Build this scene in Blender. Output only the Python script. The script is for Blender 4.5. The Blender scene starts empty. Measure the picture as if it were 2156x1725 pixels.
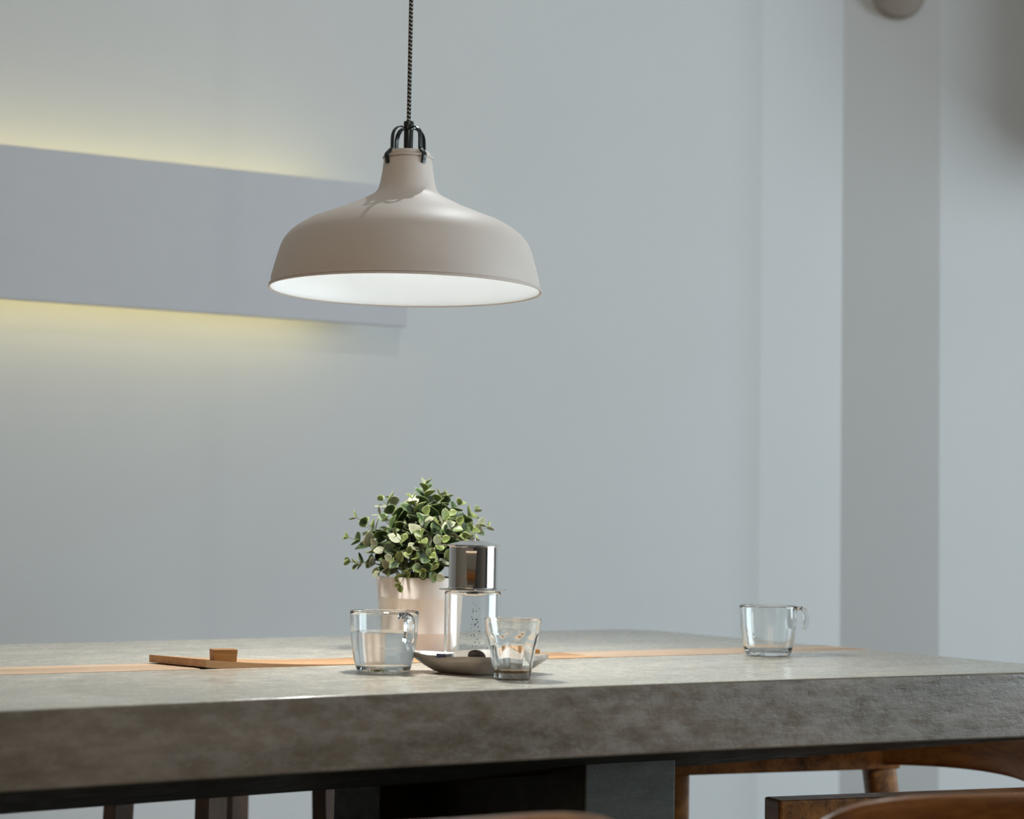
import bpy, bmesh, math, random
import numpy as np
from mathutils import Vector, Matrix

random.seed(7)
SC = bpy.context.scene
COL = SC.collection

# ------------------------------------------------------------------ camera
FPX, Y0, ROLL, CAMZ = 4000.0, 1110.0, 0.0165, 0.94
CX, CY = 1078.0, 862.5
_p = math.atan((Y0 - CY) / FPX)
_R0 = np.array([1, 0, 0.0]); _F = np.array([0, math.cos(_p), math.sin(_p)]); _U0 = np.array([0, -math.sin(_p), math.cos(_p)])
_R = math.cos(ROLL) * _R0 + math.sin(ROLL) * _U0
_U = math.cos(ROLL) * _U0 - math.sin(ROLL) * _R0
_C = np.array([0, 0, CAMZ])

cam = bpy.data.cameras.new('camera'); camo = bpy.data.objects.new('camera', cam); COL.objects.link(camo)
camo.matrix_world = Matrix(((_R[0], _U[0], -_F[0], 0), (_R[1], _U[1], -_F[1], 0), (_R[2], _U[2], -_F[2], CAMZ), (0, 0, 0, 1)))
cam.sensor_width = 36.0; cam.lens = 36.0 * FPX / 2156.0
cam.clip_start = 0.05; cam.clip_end = 60
cam.dof.use_dof = True; cam.dof.focus_distance = 2.58; cam.dof.aperture_fstop = 4.5
SC.camera = camo

# ------------------------------------------------------------------ world, exposure
w = bpy.data.worlds.new('world'); SC.world = w; w.use_nodes = True
w.node_tree.nodes['Background'].inputs[0].default_value = (0.62, 0.80, 1.0, 1)
w.node_tree.nodes['Background'].inputs[1].default_value = 0.6
SC.view_settings.view_transform = 'Standard'
SC.view_settings.look = 'None'
SC.view_settings.gamma = 1.0
SC.view_settings.use_curve_mapping = False
SC.view_settings.exposure = 0.07
SC.cycles.use_denoising = True
SC.cycles.max_bounces = 12
SC.cycles.transmission_bounces = 12
SC.cycles.glossy_bounces = 4
SC.cycles.diffuse_bounces = 3
SC.cycles.use_adaptive_sampling = True
SC.cycles.adaptive_threshold = 0.1

def look(o, target):
    o.rotation_euler = (Vector(target) - o.location).to_track_quat('-Z', 'Y').to_euler()

def area(name, loc, target, sx, sy, power, color, parent=None, spread=180):
    l = bpy.data.lights.new(name, 'AREA'); l.shape = 'RECTANGLE'; l.size = sx; l.size_y = sy
    l.energy = power; l.color = color; l.spread = math.radians(spread)
    o = bpy.data.objects.new(name, l); COL.objects.link(o); o.location = loc; look(o, target)
    return o

def spot(name, loc, target, power, color, angle, radius, blend=0.6):
    l = bpy.data.lights.new(name, 'SPOT'); l.energy = power; l.color = color
    l.spot_size = math.radians(angle); l.spot_blend = blend; l.shadow_soft_size = radius
    o = bpy.data.objects.new(name, l); COL.objects.link(o); o.location = loc; look(o, target)
    return o

# plan of the room: long wall runs at 28 degrees, windows in the wall to the right
TW = math.radians(28.0)
WD = np.array([math.cos(TW), math.sin(TW)]); WN = np.array([math.sin(TW), -math.cos(TW)])   # along wall, out of wall
CEIL = 2.9
# daylight through the right-hand windows
_wc = np.array([3.94, 5.68]) + 3.8 * WN
area('window_daylight', (_wc[0] - 0.12 * WD[0], _wc[1] - 0.12 * WD[1], 1.3), (_wc[0] - 3 * WD[0], _wc[1] - 3 * WD[1], 1.2), 4.3, 1.95, 220, (0.785, 0.93, 1.0))
# ceiling downlights and lamps of the room
spot('ceiling_spot_wall', (0.35, 1.10, 2.85), (0.25, 4.6, 1.25), 27, (0.98, 1.0, 0.94), 80, 0.03, 0.9)
spot('ceiling_spot_table', (0.19, 3.66, 2.85), (-0.12, 2.68, 1.2), 46, (0.92, 0.98, 1.0), 44, 0.02, 0.5)
area('room_lamps', (-1.2, -1.3, 2.1), (-0.1, 2.5, 0.9), 2.6, 1.3, 13, (1.0, 0.74, 0.50))

# ------------------------------------------------------------------ helpers
def ray(u, v): return _F + (u - CX) / FPX * _R - (v - CY) / FPX * _U
def atz(u, v, z):
    d = ray(u, v); return _C + d * ((z - CAMZ) / d[2])
def aty(u, v, y):
    d = ray(u, v); return _C + d * (y / d[1])

MATS = {}
def nodes_of(name):
    m = bpy.data.materials.new(name); m.use_nodes = True
    nt = m.node_tree; b = nt.nodes['Principled BSDF']
    MATS[name] = m
    return m, nt, b
def N(nt, typ, **kw):
    n = nt.nodes.new(typ)
    for k, v in kw.items(): setattr(n, k, v)
    return n
def ramp(nt, stops):
    r = N(nt, 'ShaderNodeValToRGB'); e = r.color_ramp.elements
    while len(e) < len(stops): e.new(0.5)
    for i, (p, c) in enumerate(stops): e[i].position = p; e[i].color = (*c, 1) if len(c) == 3 else c
    return r
def noise(nt, scale, detail=4, rough=0.55, mscale=(1, 1, 1), coord='Object'):
    tc = N(nt, 'ShaderNodeTexCoord'); mp = N(nt, 'ShaderNodeMapping'); mp.inputs['Scale'].default_value = mscale
    n = N(nt, 'ShaderNodeTexNoise'); n.inputs['Scale'].default_value = scale; n.inputs['Detail'].default_value = detail; n.inputs['Roughness'].default_value = rough
    nt.links.new(tc.outputs[coord], mp.inputs[0]); nt.links.new(mp.outputs[0], n.inputs['Vector'])
    return n
def bump(nt, b, src, strength, dist=0.002):
    bp = N(nt, 'ShaderNodeBump'); bp.inputs['Strength'].default_value = strength; bp.inputs['Distance'].default_value = dist
    nt.links.new(src, bp.inputs['Height']); nt.links.new(bp.outputs[0], b.inputs['Normal'])

def plain(name, col, rough=0.5, metal=0.0, var=0.06, vscale=20, coat=0, spec=0.5, bumps=0.0):
    m, nt, b = nodes_of(name)
    n = noise(nt, vscale)
    r = ramp(nt, [(0.3, tuple(c * (1 - var) for c in col)), (0.7, tuple(min(1, c * (1 + var)) for c in col))])
    nt.links.new(n.outputs['Fac'], r.inputs[0]); nt.links.new(r.outputs[0], b.inputs['Base Color'])
    b.inputs['Roughness'].default_value = rough; b.inputs['Metallic'].default_value = metal
    b.inputs['Coat Weight'].default_value = coat; b.inputs['Specular IOR Level'].default_value = spec
    if bumps: bump(nt, b, n.outputs['Fac'], bumps)
    return m

def wood(name, dark, light, rough=0.4, axis=0, scale=9.0, coat=0.0):
    m, nt, b = nodes_of(name)
    ms = [14.0, 14.0, 14.0]; ms[axis] = 1.2
    n = noise(nt, scale * 0.35, 6, 0.62, tuple(ms))
    n2 = noise(nt, scale * 3, 3, 0.5, tuple(ms))
    mx = N(nt, 'ShaderNodeMath', operation='MULTIPLY_ADD'); mx.inputs[1].default_value = 0.3
    nt.links.new(n2.outputs['Fac'], mx.inputs[0]); nt.links.new(n.outputs['Fac'], mx.inputs[2])
    r = ramp(nt, [(0.45, dark), (0.82, light)])
    nt.links.new(mx.outputs[0], r.inputs[0]); nt.links.new(r.outputs[0], b.inputs['Base Color'])
    b.inputs['Roughness'].default_value = rough; b.inputs['Coat Weight'].default_value = coat
    b.inputs['Coat Roughness'].default_value = 0.15; b.inputs['Specular IOR Level'].default_value = 0.3
    bump(nt, b, n2.outputs['Fac'], 0.12, 0.001)
    return m

def concrete(name, dark, light, rough=(0.3, 0.55), stretch=(1.0, 3.0, 5.0), spec=0.5):
    m, nt, b = nodes_of(name)
    n = noise(nt, 3.2, 9, 0.62, stretch)
    n2 = noise(nt, 26, 6, 0.65, (1, 1.6, 2.2))
    n3 = noise(nt, 160, 2, 0.5)
    a = N(nt, 'ShaderNodeMath', operation='MULTIPLY_ADD'); a.inputs[1].default_value = 0.35
    nt.links.new(n2.outputs['Fac'], a.inputs[0]); nt.links.new(n.outputs['Fac'], a.inputs[2])
    a2 = N(nt, 'ShaderNodeMath', operation='MULTIPLY_ADD'); a2.inputs[1].default_value = 0.12
    nt.links.new(n3.outputs['Fac'], a2.inputs[0]); nt.links.new(a.outputs[0], a2.inputs[2])
    mid = tuple((d + l) / 2 for d, l in zip(dark, light))
    r = ramp(nt, [(0.50, dark), (0.72, mid), (0.95, light)])
    nt.links.new(a2.outputs[0], r.inputs[0]); nt.links.new(r.outputs[0], b.inputs['Base Color'])
    rr = N(nt, 'ShaderNodeMapRange'); rr.inputs['From Min'].default_value = 0.35; rr.inputs['From Max'].default_value = 0.65
    rr.inputs['To Min'].default_value = rough[0]; rr.inputs['To Max'].default_value = rough[1]
    nt.links.new(n2.outputs['Fac'], rr.inputs['Value']); nt.links.new(rr.outputs[0], b.inputs['Roughness'])
    b.inputs['Specular IOR Level'].default_value = spec
    bump(nt, b, a2.outputs[0], 0.25, 0.004)
    return m

def glass(name, col=(1, 1, 1), ior=1.46, rough=0.0):
    m, nt, b = nodes_of(name)
    n = noise(nt, 30)
    r = ramp(nt, [(0, tuple(c * 0.985 for c in col)), (1, col)])
    nt.links.new(n.outputs['Fac'], r.inputs[0]); nt.links.new(r.outputs[0], b.inputs['Base Color'])
    b.inputs['Transmission Weight'].default_value = 1.0; b.inputs['IOR'].default_value = ior; b.inputs['Roughness'].default_value = rough
    return m

def emit(name, col, strength):
    m, nt, b = nodes_of(name)
    b.inputs['Base Color'].default_value = (*col, 1)
    b.inputs['Emission Color'].default_value = (*col, 1); b.inputs['Emission Strength'].default_value = strength
    return m

# ---- materials
plain('wall_paint', (0.80, 0.80, 0.80), 0.75, var=0.012, vscale=2.5, spec=0.2)
plain('wall_dark', (0.11, 0.08, 0.06), 0.7, var=0.1)
plain('wall_tan', (0.34, 0.26, 0.19), 0.7, var=0.05)
plain('ceiling_paint', (0.62, 0.62, 0.61), 0.85, var=0.01, vscale=3)
wood('floor_boards', (0.05, 0.035, 0.025), (0.12, 0.085, 0.06), 0.4, 1, 6)
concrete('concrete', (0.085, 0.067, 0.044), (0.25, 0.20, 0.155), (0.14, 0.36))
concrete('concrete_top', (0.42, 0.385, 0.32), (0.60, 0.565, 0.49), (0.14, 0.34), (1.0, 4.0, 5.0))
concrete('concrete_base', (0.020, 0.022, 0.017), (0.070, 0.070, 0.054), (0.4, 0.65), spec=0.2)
wood('inlay_wood', (0.48, 0.31, 0.19), (0.80, 0.60, 0.44), 0.45, 0, 5)
wood('lid_wood', (0.36, 0.19, 0.09), (0.66, 0.40, 0.21), 0.5, 0, 5)
wood('knob_wood', (0.30, 0.13, 0.035), (0.50, 0.24, 0.075), 0.5, 0, 8)
wood('chair_wood', (0.075, 0.024, 0.005), (0.42, 0.165, 0.038), 0.4, 0, 5, 0.1)
wood('stool_wood', (0.05, 0.02, 0.005), (0.20, 0.085, 0.022), 0.4, 2, 5, 0.1)
plain('lamp_enamel', (0.72, 0.63, 0.57), 0.5, var=0.01)
plain('lamp_lining', (0.92, 0.93, 0.93), 0.5, var=0.005)
plain('black_metal', (0.010, 0.014, 0.012), 0.28, var=0.2, spec=0.5)
plain('white_ceramic', (0.74, 0.68, 0.64), 0.4, var=0.02)
plain('plate_ceramic', (0.42, 0.36, 0.31), 0.35, var=0.12, vscale=60)
plain('steel', (0.72, 0.70, 0.68), 0.09, 1.0, var=0.02)
plain('spoon_steel', (0.45, 0.42, 0.40), 0.15, 1.0, var=0.05)
plain('soil', (0.02, 0.025, 0.012), 0.9, var=0.4, vscale=90, bumps=0.4)
plain('stem_green', (0.10, 0.11, 0.045), 0.6, var=0.2, vscale=60)
plain('packet_paper', (0.85, 0.86, 0.87), 0.6, var=0.02)
plain('packet_ink', (0.035, 0.04, 0.10), 0.6, var=0.05)
plain('panel_paint', (0.70, 0.70, 0.74), 0.7, var=0.01, spec=0.2)
plain('dome_paint', (0.42, 0.36, 0.31), 0.7, var=0.02)
plain('coffee_film', (0.22, 0.13, 0.055), 0.25, var=0.3, vscale=200)
plain('coffee_dark', (0.06, 0.04, 0.028), 0.3, var=0.4, vscale=300)
plain('window_white', (0.75, 0.75, 0.75), 0.5, var=0.02)
glass('clear_glass', (0.985, 0.995, 0.99), 1.47)
glass('water', (0.985, 0.995, 0.995), 1.33)
glass('window_glass', (0.97, 0.99, 1.0), 1.01)
emit('bulb_glow', (0.88, 0.96, 1.0), 9.5)
emit('strip_glow', (1.0, 0.86, 0.38), 3.0)

def leaf_mat(name, center, edge):
    m, nt, b = nodes_of(name)
    at = N(nt, 'ShaderNodeAttribute'); at.attribute_name = 'edge'
    n = noise(nt, 120)
    a = N(nt, 'ShaderNodeMath', operation='MULTIPLY_ADD'); a.inputs[1].default_value = 0.35; 
    s = N(nt, 'ShaderNodeMath', operation='SUBTRACT'); s.inputs[1].default_value = 0.5
    nt.links.new(n.outputs['Fac'], s.inputs[0]); nt.links.new(s.outputs[0], a.inputs[0]); nt.links.new(at.outputs['Fac'], a.inputs[2])
    mid = tuple(c * 0.65 + e * 0.35 for c, e in zip(center, edge))
    r = ramp(nt, [(0.1, center), (0.7, mid), (0.95, edge)])
    nt.links.new(a.outputs[0], r.inputs[0]); nt.links.new(r.outputs[0], b.inputs['Base Color'])
    b.inputs['Roughness'].default_value = 0.42
    return m
leaf_mat('leaf_dark', (0.012, 0.034, 0.010), (0.22, 0.29, 0.10))
leaf_mat('leaf_light', (0.085, 0.125, 0.025), (0.40, 0.43, 0.17))
leaf_mat('leaf_pale', (0.20, 0.21, 0.14), (0.42, 0.42, 0.27))

def cord_mat():
    m, nt, b = nodes_of('cord_braid')
    uv = N(nt, 'ShaderNodeUVMap'); sp = N(nt, 'ShaderNodeSeparateXYZ'); nt.links.new(uv.outputs[0], sp.inputs[0])
    pp = N(nt, 'ShaderNodeMath', operation='PINGPONG'); mu = N(nt, 'ShaderNodeMath', operation='MULTIPLY'); mu.inputs[1].default_value = 6.0
    nt.links.new(sp.outputs['X'], mu.inputs[0]); nt.links.new(mu.outputs[0], pp.inputs[0]); pp.inputs[1].default_value = 1.0
    mv = N(nt, 'ShaderNodeMath', operation='MULTIPLY_ADD'); mv.inputs[1].default_value = 1 / 0.0057
    m2 = N(nt, 'ShaderNodeMath', operation='MULTIPLY'); m2.inputs[1].default_value = 0.45
    nt.links.new(pp.outputs[0], m2.inputs[0]); nt.links.new(sp.outputs['Y'], mv.inputs[0]); nt.links.new(m2.outputs[0], mv.inputs[2])
    fr = N(nt, 'ShaderNodeMath', operation='FRACT'); nt.links.new(mv.outputs[0], fr.inputs[0])
    r = ramp(nt, [(0.0, (0.008, 0.009, 0.008)), (0.62, (0.42, 0.40, 0.36))]); r.color_ramp.interpolation = 'CONSTANT'
    nt.links.new(fr.outputs[0], r.inputs[0]); nt.links.new(r.outputs[0], b.inputs['Base Color'])
    b.inputs['Roughness'].default_value = 0.85
cord_mat()

# ---- mesh helpers
def obj(name, verts, faces, mat, parent=None, smooth=False, loc=None, rot=None, bevel=0.0, angle=None):
    me = bpy.data.meshes.new(name); me.from_pydata([tuple(map(float, v)) for v in verts], [], faces)
    bm = bmesh.new(); bm.from_mesh(me); bmesh.ops.recalc_face_normals(bm, faces=bm.faces)
    if bevel:
        ed = [e for e in bm.edges if len(e.link_faces) == 2 and e.calc_face_angle(0) > 0.5]
        bmesh.ops.bevel(bm, geom=ed, offset=bevel, segments=2, profile=0.6, affect='EDGES', clamp_overlap=True)
    bm.to_mesh(me); bm.free()
    if smooth:
        me.shade_smooth()
        if angle is not None: me.set_sharp_from_angle(angle=math.radians(angle))
    me.materials.append(MATS[mat] if isinstance(mat, str) else mat)
    o = bpy.data.objects.new(name, me); COL.objects.link(o)
    if loc is not None: o.location = loc
    if rot is not None: o.rotation_euler = rot
    if parent is not None: o.parent = parent
    return o

def box_vf(x0, x1, y0, y1, z0, z1):
    v = [(x0, y0, z0), (x1, y0, z0), (x1, y1, z0), (x0, y1, z0), (x0, y0, z1), (x1, y0, z1), (x1, y1, z1), (x0, y1, z1)]
    f = [(0, 3, 2, 1), (4, 5, 6, 7), (0, 1, 5, 4), (1, 2, 6, 5), (2, 3, 7, 6), (3, 0, 4, 7)]
    return v, f
def box(name, b, mat, parent=None, bevel=0.0, **k):
    v, f = box_vf(*b); return obj(name, v, f, mat, parent, bevel=bevel, **k)

def lathe_vf(prof, n=48, rad=None, closed=False):
    """prof: list of (r, z). rad(r, z, ang, i) may modulate the radius. closed: profile is a loop"""
    v = []; f = []
    k = len(prof)
    for i, (r, z) in enumerate(prof):
        for j in range(n):
            a = 2 * math.pi * j / n
            rr = rad(r, z, a, i) if rad else r
            v.append((rr * math.cos(a), rr * math.sin(a), z))
    rng = range(k) if closed else range(k - 1)
    for i in rng:
        i2 = (i + 1) % k
        for j in range(n):
            j2 = (j + 1) % n
            f.append((i * n + j, i * n + j2, i2 * n + j2, i2 * n + j))
    if not closed:
        if prof[0][0] > 1e-6: f.append(tuple(range(n))[::-1])
        if prof[-1][0] > 1e-6: f.append(tuple((k - 1) * n + j for j in range(n)))
    return v, f
def weld(o, d=1e-6):
    bm = bmesh.new(); bm.from_mesh(o.data); bmesh.ops.remove_doubles(bm, verts=bm.verts, dist=d)
    bmesh.ops.dissolve_degenerate(bm, dist=1e-7, edges=bm.edges)
    bmesh.ops.recalc_face_normals(bm, faces=bm.faces); bm.to_mesh(o.data); bm.free()
def dens(prof, step=3.0):
    out = []
    for (r0, z0), (r1, z1) in zip(prof[:-1], prof[1:]):
        k = max(1, int(math.hypot(r1 - r0, z1 - z0) / step))
        # support points close to both ends keep the shading normals of long walls true
        ts = sorted(set([0.0] + [i / k for i in range(1, k)] + ([0.06, 0.94] if k > 2 else [])))
        out += [(r0 + (r1 - r0) * t, z0 + (z1 - z0) * t) for t in ts]
    return out + [prof[-1]]
def lathe(name, prof, mat, parent=None, n=48, rad=None, closed=False, smooth=True, angle=40, **k):
    v, f = lathe_vf(prof, n, rad, closed)
    o = obj(name, v, f, mat, parent, smooth=False, **k); weld(o)
    if smooth:
        o.data.shade_smooth(); o.data.set_sharp_from_angle(angle=math.radians(angle))
    return o

def loft_vf(rings, cap=True, closed=False):
    n = len(rings[0]); v = [tuple(p) for r in rings for p in r]; f = []
    m = len(rings)
    for i in range(m if closed else m - 1):
        i2 = (i + 1) % m
        for j in range(n):
            j2 = (j + 1) % n
            f.append((i * n + j, i * n + j2, i2 * n + j2, i2 * n + j))
    if cap and not closed:
        f.append(tuple(range(n))[::-1]); f.append(tuple((m - 1) * n + j for j in range(n)))
    return v, f
def tube_rings(path, radius, n=8, flat=None, up=(0, 0, 1)):
    """rings along a path; radius number or list; flat=(a,b) half sizes gives a rounded rectangle section"""
    P = [Vector(p) for p in path]; rings = []
    for i, p in enumerate(P):
        t = (P[min(i + 1, len(P) - 1)] - P[max(i - 1, 0)]).normalized()
        u = Vector(up); s = t.cross(u)
        if s.length < 1e-4: s = t.cross(Vector((0, 1, 0)))
        s.normalize(); u2 = s.cross(t).normalized()
        r = radius[i] if isinstance(radius, (list, tuple)) else radius
        ring = []
        if flat:
            a, b = flat
            for q in range(n):
                th = 2 * math.pi * (q + 0.5) / n; c, sn = math.cos(th), math.sin(th)
                e = 0.35
                ring.append(p + s * (a * math.copysign(abs(c) ** e, c)) + u2 * (b * math.copysign(abs(sn) ** e, sn)))
        else:
            for q in range(n):
                th = 2 * math.pi * q / n
                ring.append(p + s * (r * math.cos(th)) + u2 * (r * math.sin(th)))
        rings.append(ring)
    return rings
def tube(name, path, radius, mat, parent=None, n=8, flat=None, up=(0, 0, 1), smooth=True, angle=50):
    v, f = loft_vf(tube_rings(path, radius, n, flat, up))
    return obj(name, v, f, mat, parent, smooth=smooth, angle=angle)

def empty(name, loc=(0, 0, 0), rz=0.0):
    o = bpy.data.objects.new(name, None); o.empty_display_size = 0.05; COL.objects.link(o); o.location = loc; o.rotation_euler = (0, 0, rz)
    return o
def tag(o, label=None, cat=None, group=None, kind=None):
    if label: o['label'] = label
    if cat: o['category'] = cat
    if group: o['group'] = group
    if kind: o['kind'] = kind
    return o
def struct(o, label):
    return tag(o, label, None, None, 'structure')

# ------------------------------------------------------------------ room shell
def wall_hit(u, origin, d):
    """point where the vertical plane through pixel column u (at mid height) meets the plan line origin + t*d"""
    dr = ray(u, CY); k = dr[0] / dr[1]
    t = (k * origin[1] - origin[0]) / (d[0] - k * d[1])
    return np.array(origin) + t * np.array(d)
WO = np.array([0.0, 4.5])
A0 = WO - 4.6 * WD                       # far left end of the long wall
A1 = wall_hit(1597, WO, WD)              # inner corner beside the pilaster
def wdir(deg): return np.array([math.cos(math.radians(deg)), math.sin(math.radians(deg))])
K0 = wall_hit(1530, WO, WD); _kl = np.linalg.norm(A1 - K0) / 4
KINK = [K0]
for deg in (26.5, 24.5, 22.0, 19.0): KINK.append(KINK[-1] + _kl * wdir(deg))   # made-up bend, shaped so the wall shades off before the pilaster
A2 = KINK[-1]
A3 = wall_hit(1771, A2, WD)              # inner corner
A4 = wall_hit(1978, A3, np.array([1.0, 0.0]))   # arris of the splayed return
A5 = A4 + 3.0 * np.array([math.cos(math.radians(19)), math.sin(math.radians(19))])                       # corner with window wall
A6 = A5 + 8.0 * WN                       # window wall runs towards the camera side
A7 = A0 + (A6 - A5) @ WN * WN + ((A5 - A0) @ WN) * WN
def wall_seg(name, p, q, mat, label, thick=0.12, z0=0.0, z1=CEIL):
    d = (q - p) / np.linalg.norm(q - p); nrm = np.array([-d[1], d[0]])   # left of travel direction = outside
    a, b, c, e = p, q, q + nrm * thick, p + nrm * thick
    v = [(*x, z) for z in (z0, z1) for x in (a, b, c, e)]
    f = [(0, 1, 2, 3), (7, 6, 5, 4), (0, 4, 5, 1), (1, 5, 6, 2), (2, 6, 7, 3), (3, 7, 4, 0)]
    return struct(obj(name, v, f, mat), label)
def wall_poly(name, pts, mat, label, thick=0.12, z0=0.0, z1=CEIL):
    k = len(pts); nv = np.array([-WN[0], -WN[1]]) * thick
    ring = [*pts, *[p + nv for p in pts[::-1]]]; m = len(ring)
    v = [(*p, z) for z in (z0, z1) for p in ring]
    f = [tuple(range(m)), tuple(range(2 * m - 1, m - 1, -1))] + [(i, m + i, m + (i + 1) % m, (i + 1) % m) for i in range(m)]
    return struct(obj(name, v, f, mat, smooth=True, angle=5), label)
wall_poly('wall_back', [A0] + KINK, 'wall_paint', 'long plain pale wall behind the table')
wall_poly('wall_pilaster', [A2, A3], 'wall_paint', 'front of the shallow pale pilaster')
wall_seg('wall_return', A3, A4, 'wall_paint', 'pale return wall turning towards the room')
wall_seg('wall_far_right', A4, A5, 'wall_paint', 'bluish pale wall at the right edge')
wall_seg('wall_left', A7, A0, 'wall_tan', 'brown wall at the left end of the room')
wall_seg('wall_front', A6, A7, 'wall_dark', 'dark wall behind the camera')
# unseen bulkhead added to shade the top of the right-hand wall
_bd = (A5 - A4) / np.linalg.norm(A5 - A4); _bn = np.array([_bd[1], -_bd[0]])
_bp = [A4 + 0.55 * _bd + 0.002 * _bn, A4 + 2.6 * _bd + 0.002 * _bn, A4 + 2.6 * _bd + 0.6 * _bn, A4 + 0.55 * _bd + 0.6 * _bn]
struct(obj('shade_block_1', [(*p, z) for z in (1.85, CEIL - 0.002) for p in _bp], [(0, 1, 2, 3), (7, 6, 5, 4), (0, 4, 5, 1), (1, 5, 6, 2), (2, 6, 7, 3), (3, 7, 4, 0)], 'wall_paint'), 'unseen pale block added under the ceiling to shade the right-hand wall')
# window wall: sill band, lintel band, two ends
S0, S1 = A5 + 1.60 * WN, A5 + 6.00 * WN
wall_seg('wall_right_end', A5, S0, 'wall_paint', 'pale wall between corner and window')
wall_seg('wall_right_near', S1, A6, 'wall_dark', 'dark wall beyond the window')
wall_seg('wall_right_sill', S0, S1, 'wall_paint', 'pale wall below the window', z1=0.25)
wall_seg('wall_right_lintel', S0, S1, 'wall_paint', 'pale wall above the window', z0=2.35)
pl = [A0 - 0.3 * WD - 0.3 * -WN * -1, A5 + 0.3 * WD - 0.4 * WN, A6 + 0.3 * WD + 0.3 * WN, A7 - 0.3 * WD + 0.3 * WN]
pl[0] = A7 - 0.3 * WD - (9.2) * WN
def slab_plan(name, z0, z1, mat, label):
    v = [(*x, z) for z in (z0, z1) for x in pl]
    f = [(0, 1, 2, 3), (7, 6, 5, 4), (0, 4, 5, 1), (1, 5, 6, 2), (2, 6, 7, 3), (3, 7, 4, 0)]
    return struct(obj(name, v, f, mat), label)
slab_plan('floor', -0.1, 0.0, 'floor_boards', 'dark brown floor')
slab_plan('ceiling', CEIL, CEIL + 0.1, 'ceiling_paint', 'pale ceiling')
# window frame and panes
win = empty('window_1', (*((S0 + S1) / 2), 0.25), TW)
struct(win, 'tall window of clear panes on the right')
wl = np.linalg.norm(S1 - S0)
def wbox(name, a0, a1, z0, z1, mat, d0=0.02, d1=0.08):   # local: y runs along the wall, x through it
    return box(name, (d0, d1, a0, a1, z0, z1), mat, win)
for i in range(4):
    y = -wl / 2 + i * (wl - 0.06) / 3
    wbox('mullion', y, y + 0.06, 0.0, 2.1, 'window_white')
for z in (0.0, 2.04): wbox('frame_rail', -wl / 2, wl / 2, z, z + 0.06, 'window_white', 0.025, 0.075)
for i in range(3):
    y = -wl / 2 + i * (wl - 0.06) / 3
    wbox('pane', y + 0.06, y + (wl - 0.06) / 3, 0.06, 2.04, 'window_glass', 0.047, 0.053)

def onwall(u, v, off):
    """point of pixel (u,v) on the plane parallel to the long wall, off metres in front of it"""
    o = np.array([*(WO + off * WN), 0.0]); n = np.array([*WN, 0.0]); d = ray(u, v)
    return _C + d * ((o - _C) @ n / (d @ n))

# backlit wall panel
TZ = 0.75
PO = 0.12
PB = onwall(857, 688, PO); PT = onwall(0, 303, PO); PL = onwall(0, 628, PO)
z_top, z_bot = PT[2], PL[2]
panel = empty('wall_panel_light', (PB[0] - PO * WN[0], PB[1] - PO * WN[1], (z_top + z_bot) / 2), TW)
tag(panel, 'long backlit pale lilac panel floating on the wall with yellow glow', 'wall light')
hh = (z_top - z_bot) / 2; PLEN = 1.75
# local x along wall (0 = right end), y = -out of the wall
box('front_panel', (-PLEN, 0.0, -PO, -PO + 0.018, -hh, hh), 'panel_paint', panel, bevel=0.0015)
box('mounting_frame', (-PLEN + 0.08, -0.10, -PO + 0.018, 0.0, -hh + 0.085, hh - 0.085), 'window_white', panel)
for s, nm in ((1, 'top'), (-1, 'bottom')):
    box('led_strip', (-PLEN + 0.05, -0.17, -PO + 0.018, -PO + 0.021, s * (hh - 0.05) - 0.004, s * (hh - 0.05) + 0.004), 'strip_glow', panel)
    l = bpy.data.lights.new('led_' + nm, 'AREA'); l.shape = 'RECTANGLE'; l.size = PLEN - 0.22; l.size_y = 0.010; l.energy = 0.40; l.color = (1.0, 0.84, 0.36)
    o = bpy.data.objects.new('led_' + nm, l); COL.objects.link(o); o.parent = panel
    o.location = (-(PLEN - 0.22) / 2 - 0.17, -PO + 0.0225, s * (hh - 0.05))
    o.rotation_euler = (math.radians(90 + s * 25), 0, 0)   # area faces -z: turned to the wall and outwards

# made-up round dome standing in for a blurred dark shape on the return wall
def on_return(u, v, off):
    dd = (A4 - A3) / np.linalg.norm(A4 - A3); n2 = np.array([dd[1], -dd[0]]); o = np.array([*(A3 + off * n2), 0.0]); n = np.array([*n2, 0.0]); d = ray(u, v)
    return _C + d * ((o - _C) @ n / (d @ n))
fx = on_return(1890, 42, 0.0); fr = abs(np.linalg.norm(on_return(1945, 42, 0)[:2] - fx[:2]))
blur_dome = empty('wall_blur_dome', (fx[0], fx[1], fx[2] + fr), math.atan2(-(A4 - A3)[0], (A4 - A3)[1]))   # local +x points out of the return wall
tag(blur_dome, 'made-up round grey brown dome standing in for a dark blur high on the return wall, cut by the top edge', 'stand-in')
fv, ff = lathe_vf([(fr, 0.0), (fr, 0.018), (fr * 0.93, 0.03), (fr * 0.6, 0.042), (0.0, 0.046)], 40)
o = obj('dome', [(z, x, y) for x, y, z in fv], ff, 'dome_paint', blur_dome, smooth=True, angle=40); weld(o)
fv, ff = lathe_vf([(fr * 0.5, -0.002), (fr * 0.5, 0.012), (0.0, 0.012)], 30)
obj('back_plate', [(z + 0.001, x, y) for x, y, z in fv], ff, 'black_metal', blur_dome)

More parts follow.
